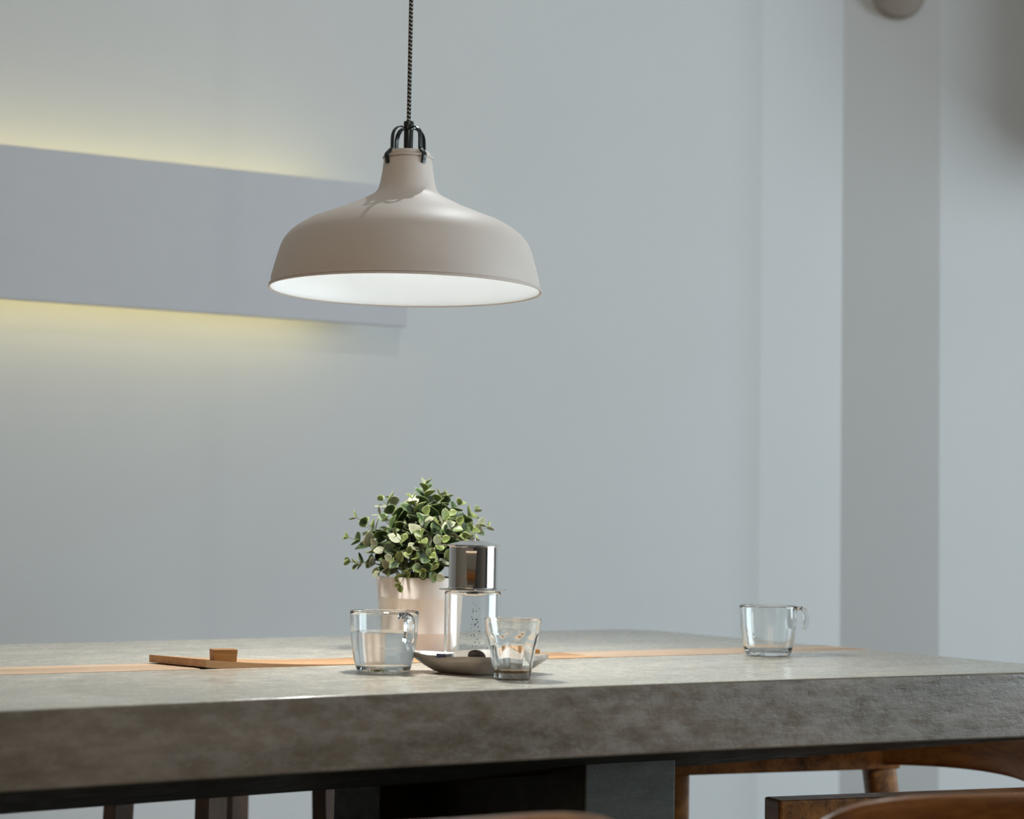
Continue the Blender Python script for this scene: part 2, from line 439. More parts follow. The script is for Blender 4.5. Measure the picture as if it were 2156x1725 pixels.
# ------------------------------------------------------------------ table
TA = math.radians(33.0)
E1 = np.array([math.cos(TA), math.sin(TA)]); E2 = np.array([-math.sin(TA), math.cos(TA)])
TO = np.array([0.0, 2.85])
def loc2(P): d = np.array(P[:2]) - TO; return np.array([d @ E1, d @ E2])
def tl(u, v, z=TZ): return loc2(atz(u, v, z))
table = empty('concrete_table', (*TO, 0), TA)
tag(table, 'long polished concrete dining table with a wooden strip along its middle', 'table')
_np = np.array([tl(0, 1495), tl(440, 1478), tl(780, 1465), tl(1180, 1447), tl(1470, 1434.5), tl(1840, 1424), tl(2156, 1416)])
_fit = np.polyfit(_np[:, 0], _np[:, 1], 2)
near = [np.array([x, np.polyval(_fit, x)]) for x in np.linspace(_np[0, 0], _np[-1, 0], 15)]
nthk = list(np.linspace(0.081, 0.091, 15))
dv = (near[-1] - near[-2]); dv /= np.linalg.norm(dv)
ncorner = tl(2306, 1411)
dl = (near[1] - near[0]); dl /= np.linalg.norm(dl)
LEFT = -2.15
nl = near[0] + dl * ((LEFT - near[0][0]) / dl[0])
fcorner = tl(1340, 1324); fl_ = tl(0, 1357)
df = (fl_ - fcorner); df /= np.linalg.norm(df)
fleft = fcorner + df * ((LEFT - fcorner[0]) / df[0])
def round_corner(prev, c, nxt, r, k=5):
    a = (prev - c) / np.linalg.norm(prev - c); b = (nxt - c) / np.linalg.norm(nxt - c)
    out = []
    for i in range(k + 1):
        t = i / k; p0, p1 = c + a * r, c + b * r
        out.append((1 - t) ** 2 * p0 + 2 * t * (1 - t) * c + t * t * p1)
    return out
ring = [(nl, 0.081)] + list(zip(near, nthk))
ring += [(p, 0.091) for p in round_corner(near[-1], ncorner, fcorner, 0.025, 3)]
ring += [(p, 0.088) for p in round_corner(ncorner, fcorner, fleft, 0.09, 5)]
ring += [(fleft, 0.081)]
# sloped underside: inner ring lower than the outer bottom edge
def under(u, v, inset):   # local point at `inset` behind the near edge on pixel column u
    dr = ray(u, v); best = None
    for Y in np.linspace(1.7, 3.2, 3001):
        P = _C + dr * (Y / dr[1]); q = loc2(P)
        ny = np.interp(q[0], [p[0] for p in [nl] + near], [p[1] for p in [nl] + near])
        e = abs(q[1] - ny - inset)
        if best is None or e < best[0]: best = (e, q, P[2])
    return best[1], best[2]
INS = 0.20
ua, za = under(100, 1702, INS); ub, zb = under(640, 1675, INS); uc, zc = under(1430, 1612, INS)
zin = float(np.mean([za, zb, zc]))
n = len(ring)
verts = [(*p, TZ) for p, t in ring] + [(*p, TZ - t) for p, t in ring]
x1 = uc[0] + 0.02; x0 = LEFT + 0.2
def near_y(x): return float(np.interp(x, [p[0] for p in [nl] + near], [p[1] for p in [nl] + near])) + INS
def far_y(x): return float(np.interp(x, [fleft[0], fcorner[0]], [fleft[1], fcorner[1]])) - INS
inner = []
for p, t in ring:
    q = p.copy()
    cxm = min(max(q[0], x0), x1); mid = 0.5 * (near_y(cxm) + far_y(cxm))
    q = np.array([cxm, near_y(cxm) if p[1] < mid else far_y(cxm)]); inner.append(q)
verts += [(*q, zin) for q in inner]
faces = [tuple(range(n))]
for i in range(n):
    j = (i + 1) % n
    faces.append((i, n + i, n + j, j)); faces.append((n + i, 2 * n + i, 2 * n + j, n + j))
faces.append(tuple(range(2 * n, 3 * n))[::-1])
slab = obj('table_top', verts, faces, 'concrete', table); weld(slab, 1e-5)
# groove for the wooden strip
gA0, gA1 = tl(0, 1405), tl(0, 1423); gB0, gB1 = tl(1200, 1374.5), tl(1200, 1386)
g_hi = (gA0[1] + gB0[1]) / 2; g_lo = (gA1[1] + gB1[1]) / 2
GD = 0.012
cut = box('cutter', (LEFT - 0.2, ncorner[0] + 0.6, g_lo, g_hi, TZ - GD, TZ + 0.05), 'concrete', table)
bo = slab.modifiers.new('groove', 'BOOLEAN'); bo.operation = 'DIFFERENCE'; bo.object = cut; bo.solver = 'EXACT'
dg = bpy.context.evaluated_depsgraph_get()
me2 = bpy.data.meshes.new_from_object(slab.evaluated_get(dg)); slab.modifiers.clear(); slab.data = me2
bpy.data.objects.remove(cut)
slab.data.shade_smooth(); slab.data.set_sharp_from_angle(angle=math.radians(12))
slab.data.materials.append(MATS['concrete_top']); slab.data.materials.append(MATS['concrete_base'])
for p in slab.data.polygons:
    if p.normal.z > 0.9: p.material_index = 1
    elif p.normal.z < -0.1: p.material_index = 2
bv = slab.modifiers.new('bevel', 'BEVEL'); bv.width = 0.003; bv.segments = 2; bv.limit_method = 'ANGLE'; bv.angle_limit = math.radians(50)
# where the groove meets the right edge
def right_x(y): return float(np.interp(y, [ncorner[1], fcorner[1]], [ncorner[0], fcorner[0]]))
lid_x0 = tl(345, 1402)[0]; lid_x1 = tl(1215, 1379)[0]
gm = 0.0012
b0 = lid_x0 + 0.02
v, f = box_vf(LEFT + 0.002, b0, g_lo + gm, g_hi - gm, TZ - GD + 0.0002, TZ + 0.0006)
obj('inlay_strip', v, f, 'inlay_wood', table, bevel=0.0006)
v = [(lid_x1 + 0.003, g_lo + gm), (right_x(g_lo) - 0.002, g_lo + gm), (right_x(g_hi) - 0.002, g_hi - gm), (lid_x1 + 0.003, g_hi - gm)]
vv = [(*p, TZ - GD + 0.0002) for p in v] + [(*p, TZ + 0.0006) for p in v]
obj('inlay_strip', vv, [(0, 3, 2, 1), (4, 5, 6, 7), (0, 1, 5, 4), (1, 2, 6, 5), (2, 3, 7, 6), (3, 0, 4, 7)], 'inlay_wood', table, bevel=0.0006)
# concrete supports
def pier(name, u0, u1, v, inset, depth, ex=0.0, mat='concrete_base'):
    best = []
    for u in (u0, u1):
        q, z = under(u, v, inset); best.append(q)
    x0, x1 = best[0][0], best[1][0]; y = (best[0][1] + best[1][1]) / 2
    return box(name, (x0, x1, y, y + depth, 0.0, zin + 0.03), mat, table, bevel=0.003), (x0, x1, y)
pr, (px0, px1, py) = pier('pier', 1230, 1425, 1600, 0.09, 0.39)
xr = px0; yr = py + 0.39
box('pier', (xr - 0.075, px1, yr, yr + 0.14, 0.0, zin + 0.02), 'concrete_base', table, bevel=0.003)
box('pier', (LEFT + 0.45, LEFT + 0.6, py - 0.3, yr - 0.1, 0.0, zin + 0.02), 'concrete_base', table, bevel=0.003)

# loose wooden lid, its left end lifted over the strip
lid = empty('wooden_lid', (*(TO + lid_x0 * E1 + (g_lo + g_hi) / 2 * E2), 0), TA)
tag(lid, 'thin wooden lid plank lying askew in the table slot with two block knobs', 'lid')
LT = 0.0098; LL = lid_x1 - lid_x0; gw = (g_hi - g_lo) / 2 - gm
def lid_z(x): return TZ + 0.0006 - LT + 0.0112 * max(0.0, 1 - x / 0.25) ** 2     # the warped left end curls up
rings = []
for i in range(15):
    t = i / 14; x = LL * t ** 1.8; sk = 1 - t
    rings.append([(x + 0.028 * sk, -gw, lid_z(x)), (x - 0.004 * sk, gw, lid_z(x)), (x - 0.004 * sk, gw, lid_z(x) + LT), (x + 0.028 * sk, -gw, lid_z(x) + LT)])
v, f = loft_vf(rings)
obj('plank', v, f, 'lid_wood', lid)
def lid_knob(u, v, wpx, hpx, tw):
    q = tl(u, v, TZ + 0.008); x = q[0] - lid_x0; y = q[1] - (g_lo + g_hi) / 2
    s = 2.6 / FPX; z = lid_z(x) + LT
    hw, hd, h = wpx * s / 2, 0.012, hpx * s
    vv = []
    for zz, k in ((0, 0.93), (h, 1.0)):
        vv += [(-hw * k, -hd, zz), (hw * k, -hd, zz), (hw * k, hd, zz), (-hw * k, hd, zz)]
    return obj('knob', vv, [(0, 3, 2, 1), (4, 5, 6, 7), (0, 1, 5, 4), (1, 2, 6, 5), (2, 3, 7, 6), (3, 0, 4, 7)], 'knob_wood', lid, bevel=0.001, loc=(x, y, z), rot=(0, 0, tw))
lid_knob(470, 1393, 50, 26, -TA + math.radians(22))
lid_knob(1112, 1378, 46, 23, -TA + math.radians(12))

# ------------------------------------------------------------------ pendant lamp
LC = aty(853.5, 614, 2.634)
S = 0.38 / 577
lamp = empty('pendant_lamp', (LC[0], LC[1], LC[2])); 
tag(lamp, 'pale enamel pendant lamp with wide dome shade hanging over the table', 'pendant lamp')
out = [(288, 0), (287, 4), (285.5, 7), (284, 12), (283, 25), (278, 45), (272, 66), (265.5, 88), (258, 104), (246, 119), (229, 132), (205, 146.5), (178, 157), (150, 168.5), (120, 181), (98, 192), (80, 201), (68, 209), (61.5, 219), (58, 233), (54, 255), (51, 283)]
prof = [(r * S, h * S) for r, h in out]
inn = [((r - 2.2) * S, (h - 1.2) * S) for r, h in out[1:]]
lathe('shade', [(288 * S, 0), (289.5 * S, 0.0006)] + prof[1:] + [((r + 0.8 * S), h) for r, h in inn[::-1]] + [(286.5 * S, 0.0004)], 'lamp_enamel', lamp, 96, closed=True)
lathe('shade_lining', inn[:18] + [((r - 0.8 * S), h - 0.0003) for r, h in inn[:18][::-1]], 'lamp_lining', lamp, 96, closed=True)
lathe('rim_bead', [((286 + 2.0 * math.cos(t)) * S, (7 + 2.0 * math.sin(t)) * S) for t in np.linspace(0, 2 * math.pi, 8, endpoint=False)], 'lamp_enamel', lamp, 96, closed=True)
# flange, raised ring, cage
lathe('neck_flange', [(r * S, h * S) for r, h in [(44, 283), (53.5, 283), (54.5, 285), (53.5, 287), (44, 287)]], 'lamp_enamel', lamp, 48, closed=True)
lathe('neck_ring', [(r * S, h * S) for r, h in [(40, 287), (46, 287), (47, 289), (47, 296), (45.5, 298), (40, 298)]], 'lamp_enamel', lamp, 48, closed=True)
lathe('neck_cap', [(r * S, h * S) for r, h in [(0, 281), (44, 281), (44, 284), (0, 284)]], 'lamp_enamel', lamp, 32)
lathe('socket_tube', [(r * S, h * S) for r, h in [(0, 283), (10, 283), (10, 345), (9, 347), (0, 347)]], 'black_metal', lamp, 24)
lathe('cord_grip', [(r * S, h * S) for r, h in [(0, 345), (10.6, 345), (11, 346), (11, 362), (9.5, 364), (0, 364)]], 'black_metal', lamp, 24)
for k, a in enumerate((-50, 40, 130, 220)):   # azimuth from the camera side
    th = math.radians(a); dx, dy = math.sin(th), -math.cos(th)
    prf = [(9, 349), (20, 351), (30, 348), (37, 341), (41, 332), (42, 322), (42.5, 300)]
    path = [(dx * r * S, dy * r * S, h * S) for r, h in prf]
    tube('cage_strap', path, 0, 'black_metal', lamp, 12, flat=(5.2 * S, 1.6 * S), up=(dx, dy, 0.001))
    prf = [(42.5, 302), (47, 298), (52, 293), (56.5, 288), (57.5, 283), (55, 277), (53.5, 268)]
    path = [(dx * r * S, dy * r * S, h * S) for r, h in prf]
    tube('clip', path, 0, 'black_metal', lamp, 12, flat=(5.5 * S, 2.0 * S), up=(dx, dy, 0.001))
# cord with braid
cz0, cz1 = 362 * S, CEIL - LC[2] - 0.03
v = []; f = []; nr = 10
zs = [cz0 + (cz1 - cz0) * i / 16 for i in range(17)]
for z in zs:
    for j in range(nr):
        a = 2 * math.pi * j / nr; v.append((4.5 * S * math.cos(a) , 4.5 * S * math.sin(a), z))
for i in range(16):
    for j in range(nr): f.append((i * nr + j, i * nr + (j + 1) % nr, (i + 1) * nr + (j + 1) % nr, (i + 1) * nr + j))
me = bpy.data.meshes.new('cord'); me.from_pydata(v, [], f); me.shade_smooth(); me.materials.append(MATS['cord_braid'])
uvl = me.uv_layers.new(name='UVMap')
for p in me.polygons:
    js = [vi % nr for vi in p.vertices]; wrap = max(js) - min(js) > 1
    for li, vi in zip(p.loop_indices, p.vertices):
        j = vi % nr
        if wrap and j == 0: j = nr
        uvl.data[li].uv = (j / nr, v[vi][2])
cord = bpy.data.objects.new('cord', me); COL.objects.link(cord); cord.parent = lamp
lathe('ceiling_rose', [(0, cz1 - 0.01), (0.03, cz1 - 0.01), (0.05, cz1 + 0.01), (0.052, cz1 + 0.029), (0, cz1 + 0.029)], 'black_metal', lamp, 32)
lathe('bulb', [(0, 95 * S)] + [(0.034 * math.sin(t), 95 * S + 0.034 * (1 - math.cos(t))) for t in np.linspace(0.3, 2.4, 9)] + [(0.014, 95 * S + 0.075), (0.013, 95 * S + 0.10), (0, 95 * S + 0.10)], 'bulb_glow', lamp, 32)
pl_ = bpy.data.lights.new('pendant_glow', 'SPOT'); pl_.energy = 17.0; pl_.color = (0.97, 0.96, 0.90); pl_.shadow_soft_size = 0.03
pl_.spot_size = math.radians(150); pl_.spot_blend = 0.6
po = bpy.data.objects.new('pendant_glow', pl_); COL.objects.link(po); po.parent = lamp; po.location = (0, 0, 95 * S - 0.035)

# ------------------------------------------------------------------ glassware
def mug(name, u, vb, label, scale, hang, water=None):
    P = atz(u, vb, TZ)
    root = empty(name, (P[0], P[1], TZ + 0.0004)); tag(root, label, 'glass mug', 'glass mugs on the table')
    s = scale
    o_ = [(0.0, 0.0015), (48, 0.0015 / s), (50, 0), (52.5, 0.5), (55.5, 3), (58.5, 9), (62.5, 24), (66.5, 45), (69.5, 70), (71, 95), (72.3, 121), (72.0, 124), (70.5, 125), (68.6, 124)]
    i_ = [(67.4, 119), (66.0, 95), (64.3, 70), (61.0, 45), (57, 24), (53.5, 15), (48, 11.5), (30, 10), (0, 9.5)]
    o_[0] = (0, 2.0); o_[1] = (44, 2.0)
    lathe('body', [(r * s, h * s) for r, h in dens(o_ + i_, 6)], 'clear_glass', root, 64)
    # hooked handle
    dx, dy = math.cos(hang), math.sin(hang)
    prf = [(68, 117.5), (76, 118.5), (84, 118), (91, 114.5), (95.5, 108), (97.5, 99), (97.5, 90), (96, 80), (93.5, 72), (91, 67)]
    path = [(dx * r * s, dy * r * s, h * s) for r, h in prf]
    tube('handle', path, 0, 'clear_glass', root, 12, flat=(11 * s, 6.0 * s), up=(-dx, -dy, 0.001), angle=60)
    if water:
        pr = [(0, 9.4), (30, 9.9), (48.1, 11.4), (53.6, 14.9), (57.15, 24), (61.15, 45), (64.45, 70), (64.45 + (water - 70) * 0.068, water), (0, water)]
        lathe('water', [(r * s, h * s) for r, h in dens(pr, 6)], 'water', root, 64)
    return root
mug('glass_mug', 807, 1414, 'clear glass mug half full of water beside the white pot', 2.49 / FPX, math.radians(-54), 82)
mug('glass_mug', 1617, 1381, 'empty clear glass mug standing alone near the right end of the table', 2.93 / FPX * 0.83, math.radians(4))

# faceted tumbler with coffee dregs
P = atz(1078, 1430, TZ); s = 2.39 / FPX
tum = empty('coffee_tumbler', (P[0], P[1], TZ + 0.0004)); tag(tum, 'fluted clear tumbler with brown coffee dregs in front of the saucer', 'tumbler')
NF = 10
def flute(r, z, a, i):
    h = z / s
    if i >= NOUT or h > 93 or h < 1.5: return r
    k = min(1, (93 - h) / 6) * min(1, h / 8)
    c = abs(math.cos(a * NF / 2 + 0.5))
    return r * (1 - k * 0.075 * (1 - c ** 0.6)) 
o_ = [(0, 2), (33, 2), (36.5, 0), (38.5, 2), (40, 10), (43, 30), (47, 52), (51, 72), (54.2, 86), (54.4, 91), (54.4, 94), (55.2, 97), (57, 108), (59.6, 124), (59.5, 126), (58.3, 126)]
i_ = [(57.6, 122), (54, 104), (51.5, 92), (47.5, 72), (43, 52), (39, 30), (36.5, 18), (34, 14), (0, 12.5)]
NOUT = len(dens(o_, 5))
lathe('body', [(r * s, h * s) for r, h in dens(o_, 5) + dens(i_, 6)], 'clear_glass', tum, 100, rad=flute, angle=30)
lathe('coffee_dregs', [(r * s, h * s) for r, h in [(0, 12.4), (34.1, 13.9), (36.6, 18), (37, 19), (30, 18), (0, 17)]], 'coffee_film', tum, 48)

# saucer: rounded square with lifted corners
SP = atz(1010, 1417, TZ); s = 2.52 / FPX
sau = empty('saucer', (SP[0], SP[1], TZ + 0.0004), math.radians(-2))
tag(sau, 'square stoneware saucer with upturned corners under the drip coffee glass', 'saucer')
R_ = 141 * s
def saucer_surf(fr, a, dz):
    # square rotated so a corner points left, right, near and far
    c = abs(math.cos(2 * a)) ** 1.0
    sq = 1 / (abs(math.cos(a)) ** 1.25 + abs(math.sin(a)) ** 1.25) ** (1 / 1.25)
    r = fr * R_ * sq
    yy = r * math.sin(a) * 0.86
    k = max(0, (fr - 0.62) / 0.38)
    lift = 0.0195 * k ** 1.25 * (0.78 + 0.22 * c)
    return (r * math.cos(a), yy, lift + dz)
nA, frs = 72, [0.0, 0.2, 0.4, 0.55, 0.62, 0.68, 0.75, 0.82, 0.9, 0.96, 1.0]
v = []; f = []
for fr_ in frs: v += [saucer_surf(fr_, 2 * math.pi * j / nA, 0.0055) for j in range(nA)]
for fr_ in frs[::-1]: v += [saucer_surf(fr_ * 1.0, 2 * math.pi * j / nA, 0.0 if fr_ > 0.3 else 0.001) for j in range(nA)]
m = len(frs) * 2
for i in range(m - 1):
    for j in range(nA): f.append((i * nA + j, i * nA + (j + 1) % nA, (i + 1) * nA + (j + 1) % nA, (i + 1) * nA + j))
o = obj('dish', v, f, 'plate_ceramic', sau); weld(o); o.data.shade_smooth(); o.data.set_sharp_from_angle(angle=math.radians(50))

# tall glass under the drip filter
s = 2.52 / FPX
GZ = TZ + 0.0004 + 0.0055 + 0.0004
gp = aty(993, 1396, SP[1] + 0.004); gx, gy = gp[0], gp[1]
ztop = aty(993, 1246, gy)[2]
Hg = (ztop - GZ) / s
tg = empty('drip_glass', (gx, gy, GZ)); tag(tg, 'tall straight clear glass under the steel coffee filter', 'glass')
lathe('body', [(r * s, h * s) for r, h in dens([(0, 1.5), (50, 1.5), (53, 0), (55.5, 1), (57, 4), (58, 12), (58.5, Hg - 2), (57.5, Hg), (56.4, Hg - 1), (55.4, 14), (53.5, 10), (49, 8.7), (0, 8.5)], 5)], 'clear_glass', tg, 72)
# coffee drips on the inner wall
rnd = random.Random(3)
dv_ = []; df_ = []
for q in range(46):
    hgt = rnd.uniform(20, Hg - 22); an = -math.pi / 2 + rnd.gauss(0.12, 0.09)
    rr = rnd.uniform(0.5, 1.3)
    cxx, cyy, czz = 55.6 * math.cos(an) * s, 55.6 * math.sin(an) * s, hgt * s
    bi = len(dv_); t = np.array([-math.sin(an), math.cos(an), 0]); nn = np.array([math.cos(an), math.sin(an), 0])
    for j in range(5):
        th = 2 * math.pi * j / 5
        dv_.append(np.array([cxx, cyy, czz]) + t * rr * s * math.cos(th) + np.array([0, 0, 1]) * rr * 1.3 * s * math.sin(th) - nn * 0.0003)
    dv_.append(np.array([cxx, cyy, czz]) - nn * 0.0008); dv_.append(np.array([cxx, cyy, czz]) - nn * 0.0001)
    for j in range(5):
        df_.append((bi + j, bi + (j + 1) % 5, bi + 5)); df_.append((bi + (j + 1) % 5, bi + j, bi + 6))
o = obj('coffee_drips', dv_, df_, 'coffee_film', tg); o['kind'] = 'stuff'
# dark blot of wet grounds low on the inside
bl = np.array([11 * s, -0.029, 27 * s])
bv_, bf_ = lathe_vf([(0, -1)] + [(math.sin(t), -math.cos(t)) for t in np.linspace(0.3, 2.84, 8)] + [(0, 1)], 16)
o = obj('coffee_grounds', [(bl[0] + 18 * s * x + 3 * s * z, bl[1] + 4 * s * y, bl[2] + 12 * s * z - 4 * s * x) for x, y, z in bv_], bf_, 'coffee_dark', tg, smooth=True); weld(o)
o['label'] = 'dark blot of wet coffee grounds'

# steel drip filter on the glass
fz = GZ + Hg * s + 0.0006
fil = empty('coffee_filter', (gx, gy, fz)); tag(fil, 'shiny stainless steel drip coffee filter standing on the tall glass', 'coffee filter')
lathe('brim_plate', [(r * s, h * s) for r, h in [(0, 1.2), (58, 1.2), (69, 2.4), (70.5, 3.0), (70, 4.0), (58, 3.0), (0, 3.0)]], 'steel', fil, 64)
lathe('drip_cup', [(r * s, h * s) for r, h in [(0, -9.5), (30, -9), (41, -6), (46, 1.2), (0, 1.2)]], 'steel', fil, 48)
lathe('chamber', [(r * s, h * s) for r, h in dens([(0, 3.1), (49.5, 3.1), (51, 5), (51, 91), (52, 92), (52, 93), (49.5, 93), (49.5, 6), (0, 6)], 4)], 'steel', fil, 64)
lidr = lathe('lid', [(r * s, h * s) for r, h in [(0, 93.4), (49, 93.4), (54.5, 93.2), (55.3, 94.2), (54.5, 96), (47, 98.5), (32, 101.5), (29, 103.5), (14, 104.5), (0, 104.5)]], 'steel', fil, 64)
box('lid_tab', (-76 * s, -52 * s, -8 * s, 8 * s, 94.2 * s, 96.2 * s), 'steel', lidr, bevel=0.0004)
lathe('lid_knob', [(r * s, h * s) for r, h in [(0, 104.3), (4.5, 104.3), (4, 107), (6.5, 109), (6, 111), (0, 112)]], 'steel', lidr, 20)
# handle tab standing off the front of the chamber
hp = [(-50.5, 84), (-57, 85.5), (-61, 83), (-62, 72), (-61, 50), (-60, 32), (-58.5, 20), (-57, 12)]
wd = [11.5, 11.5, 11, 10.5, 9.5, 8.5, 7.8, 7.5]
rings = [[(-wd[i] * s, y * s, z * s), (wd[i] * s, y * s, z * s), (wd[i] * s, (y + 1.6) * s, (z - 0.6) * s), (-wd[i] * s, (y + 1.6) * s, (z - 0.6) * s)] for i, (y, z) in enumerate(hp)]
v, f = loft_vf(rings); o = obj('handle', v, f, 'steel', fil, smooth=True, angle=45); o.rotation_euler = (0, 0, math.radians(-3))

# sugar packet lying on the saucer
pk = empty('sugar_packet', tuple(SP + np.array([-0.066, 0.022, 0.0225])), math.radians(4))
tag(pk, 'white paper sugar packet with a navy band on the saucer', 'packet')
pv, pf = [], []
nx, ny = 8, 4
for side in (1, -1):
    for i in range(nx + 1):
        for j in range(ny + 1):
            x = (i / nx - 0.5) * 0.062; y = (j / ny - 0.5) * 0.024
            t = 0.0004 + 0.0022 * max(0, 1 - (abs(i / nx - 0.5) * 2.2) ** 2) * max(0, 1 - (abs(j / ny - 0.5) * 2) ** 2)
            pv.append((x, y, side * t))
k = (nx + 1) * (ny + 1)
for i in range(nx):
    for j in range(ny):
        a = i * (ny + 1) + j; q = (a, a + 1, a + ny + 2, a + ny + 1)
        pf.append(q); pf.append(tuple(x + k for x in q[::-1]))
bd = [i * (ny + 1) for i in range(nx + 1)] + [nx * (ny + 1) + j for j in range(1, ny + 1)] + [i * (ny + 1) + ny for i in range(nx - 1, -1, -1)] + [j for j in range(ny - 1, 0, -1)]
for i in range(len(bd)): a, b = bd[i], bd[(i + 1) % len(bd)]; pf.append((a, b, b + k, a + k))
obj('paper', pv, pf, 'packet_paper', pk, smooth=True, angle=60, rot=(math.radians(8), math.radians(2), 0))
o = box('navy_band', (0.008, 0.028, -0.0132, -0.0122, -0.0032, 0.0028), 'packet_ink', pk, rot=(math.radians(8), math.radians(2), 0))
o['label'] = 'navy printed band'

# ------------------------------------------------------------------ potted plant
PP = atz(880, 1376, TZ); s = PP[1] / FPX
plant = empty('potted_plant', (PP[0], PP[1], TZ + 0.0004)); tag(plant, 'bushy green plant with pale edged round leaves in a white pot', 'potted plant')
ph = 159
po_ = [(0, 3), (70, 3), (72, 0), (75, 1), (76.5, 6), (80, 42), (80.8, 44), (80.2, 46), (86, 114), (86.8, 116), (86.2, 118), (90.5, ph - 1), (90, ph), (87.5, ph), (84, ph - 30), (0, ph - 30)]
lathe('pot', [(r * s, h * s) for r, h in po_], 'white_ceramic', plant, 72)
lathe('soil', [(0, (ph - 29.8) * s), (84.3 * s, (ph - 29.8) * s), (86 * s, (ph - 16) * s), (55 * s, (ph - 6) * s), (0, (ph + 8) * s)], 'soil', plant, 36)

def make_leaf(name, mat, curl=0.25):
    """unit leaf along +x (0..1), width .82, thin solid with an 'edge' attribute"""
    rows = [(0.0, 0.03), (0.12, 0.22), (0.32, 0.40), (0.55, 0.42), (0.78, 0.30), (0.93, 0.13), (1.0, 0.02)]
    v = []; e = []; f = []
    cols = [-1, -0.8, 0, 0.8, 1]
    for side in (0, 1):
        for x, w_ in rows:
            for c in cols:
                y = c * w_; z = curl * (0.9 * abs(y) ** 1.5 * 1.8 + 0.5 * (x - 0.35) ** 2) - side * 0.012
                v.append((x, y, z)); e.append(1.0 if abs(c) == 1 or x >= 1.0 else (0.55 if abs(c) == 0.8 else (0.12 if x < 0.9 else 0.6)))
    m, nc = len(rows), len(cols); k = m * nc
    for i in range(m - 1):
        for j in range(nc - 1):
            a = i * nc + j; q = (a, a + nc, a + nc + 1, a + 1); f.append(q); f.append(tuple(x + k for x in q[::-1]))
    bd = [j for j in range(nc)] + [i * nc + nc - 1 for i in range(1, m)] + [(m - 1) * nc + j for j in range(nc - 2, -1, -1)] + [i * nc for i in range(m - 2, 0, -1)]
    for i in range(len(bd)): a, b = bd[i], bd[(i + 1) % len(bd)]; f.append((a, b, b + k, a + k))
    me = bpy.data.meshes.new(name); me.from_pydata(v, [], f); me.materials.append(MATS[mat]); me.shade_smooth()
    at = me.attributes.new('edge', 'FLOAT', 'POINT'); at.data.foreach_set('value', e)
    return me, v, e, f
LEAF = [make_leaf('leaf', 'leaf_dark')[0], make_leaf('leaf', 'leaf_light', 0.45)[0], make_leaf('leaf', 'leaf_pale', 0.15)[0], make_leaf('leaf', 'leaf_dark', 0.6)[0]]
pr_ = random.Random(11)
def leaf_matrix(p, d, up, size):
    d = d.normalized(); y = up.cross(d)
    if y.length < 1e-3: y = Vector((1, 0, 0)).cross(d)
    y.normalize(); z = d.cross(y)
    return Matrix(((d.x * size, y.x * size, z.x * size, p.x), (d.y * size, y.y * size, z.y * size, p.y), (d.z * size, y.z * size, z.z * size, p.z), (0, 0, 0, 1)))
base_z = (ph - 8) * s
def sprig(tip, start=None, spacing=0.0175, big=0.0275, tone=None):
    tip = Vector(tip); b = Vector(start) if start else Vector((tip.x * 0.22, tip.y * 0.22, base_z))
    ctrl = b + Vector(((tip.x - b.x) * 0.35, (tip.y - b.y) * 0.35, max(0.03, (tip.z - b.z) * 0.75)))
    L = (tip - b).length * 1.08
    pts = []
    for i in range(9):
        t = i / 8; pts.append((1 - t) ** 2 * b + 2 * t * (1 - t) * ctrl + t * t * tip)
    st = tube('stem', pts, [0.0011 - 0.0006 * i / 8 for i in range(9)], 'stem_green', plant, 5)
    nn = max(2, int(L * 0.8 / spacing)); phase = pr_.uniform(0, math.pi)
    for q in range(nn):
        t = 1.0 - 0.78 * q / nn
        if q == 0: t = 1.0
        p = (1 - t) ** 2 * b + 2 * t * (1 - t) * ctrl + t * t * tip
        tg_ = (2 * (1 - t) * (ctrl - b) + 2 * t * (tip - ctrl)).normalized()
        side = tg_.cross(Vector((0, 0, 1)))
        if side.length < 0.05: side = Vector((1, 0, 0))
        side.normalize(); up2 = side.cross(tg_)
        ang = phase + q * math.pi / 2
        size = (0.0135 + (big - 0.0135) * min(1, q / 2.5)) * pr_.uniform(0.85, 1.12)
        for sg in (0, math.pi):
            o_d = side * math.cos(ang + sg) + up2 * math.sin(ang + sg)
            fw = 0.95 if q == 0 else 0.55
            d = (o_d + tg_ * fw + Vector((0, 0, 0.12))).normalized()
            r = pr_.random()
            if tone is not None and r < 0.75: k = tone
            elif q == 0: k = 1 if r < 0.75 else 2
            elif q == 1: k = 1 if r < 0.5 else (0 if r < 0.8 else 2)
            else: k = 0 if r < 0.5 else (3 if r < 0.68 else 2 if r < 0.84 else 1)
            lf = bpy.data.objects.new('leaf', LEAF[k]); COL.objects.link(lf); lf.parent = st
            lf.matrix_local = leaf_matrix(p, d, tg_ * 0.9 + Vector((pr_.uniform(-.3, .3), pr_.uniform(-.3, .3), 0.3)), size)
def rel(u, v, dy):   # pixel to plant-local point at depth offset dy
    P = aty(u, v, PP[1] + dy); return (P[0] - PP[0], P[1] - PP[1], P[2] - TZ)
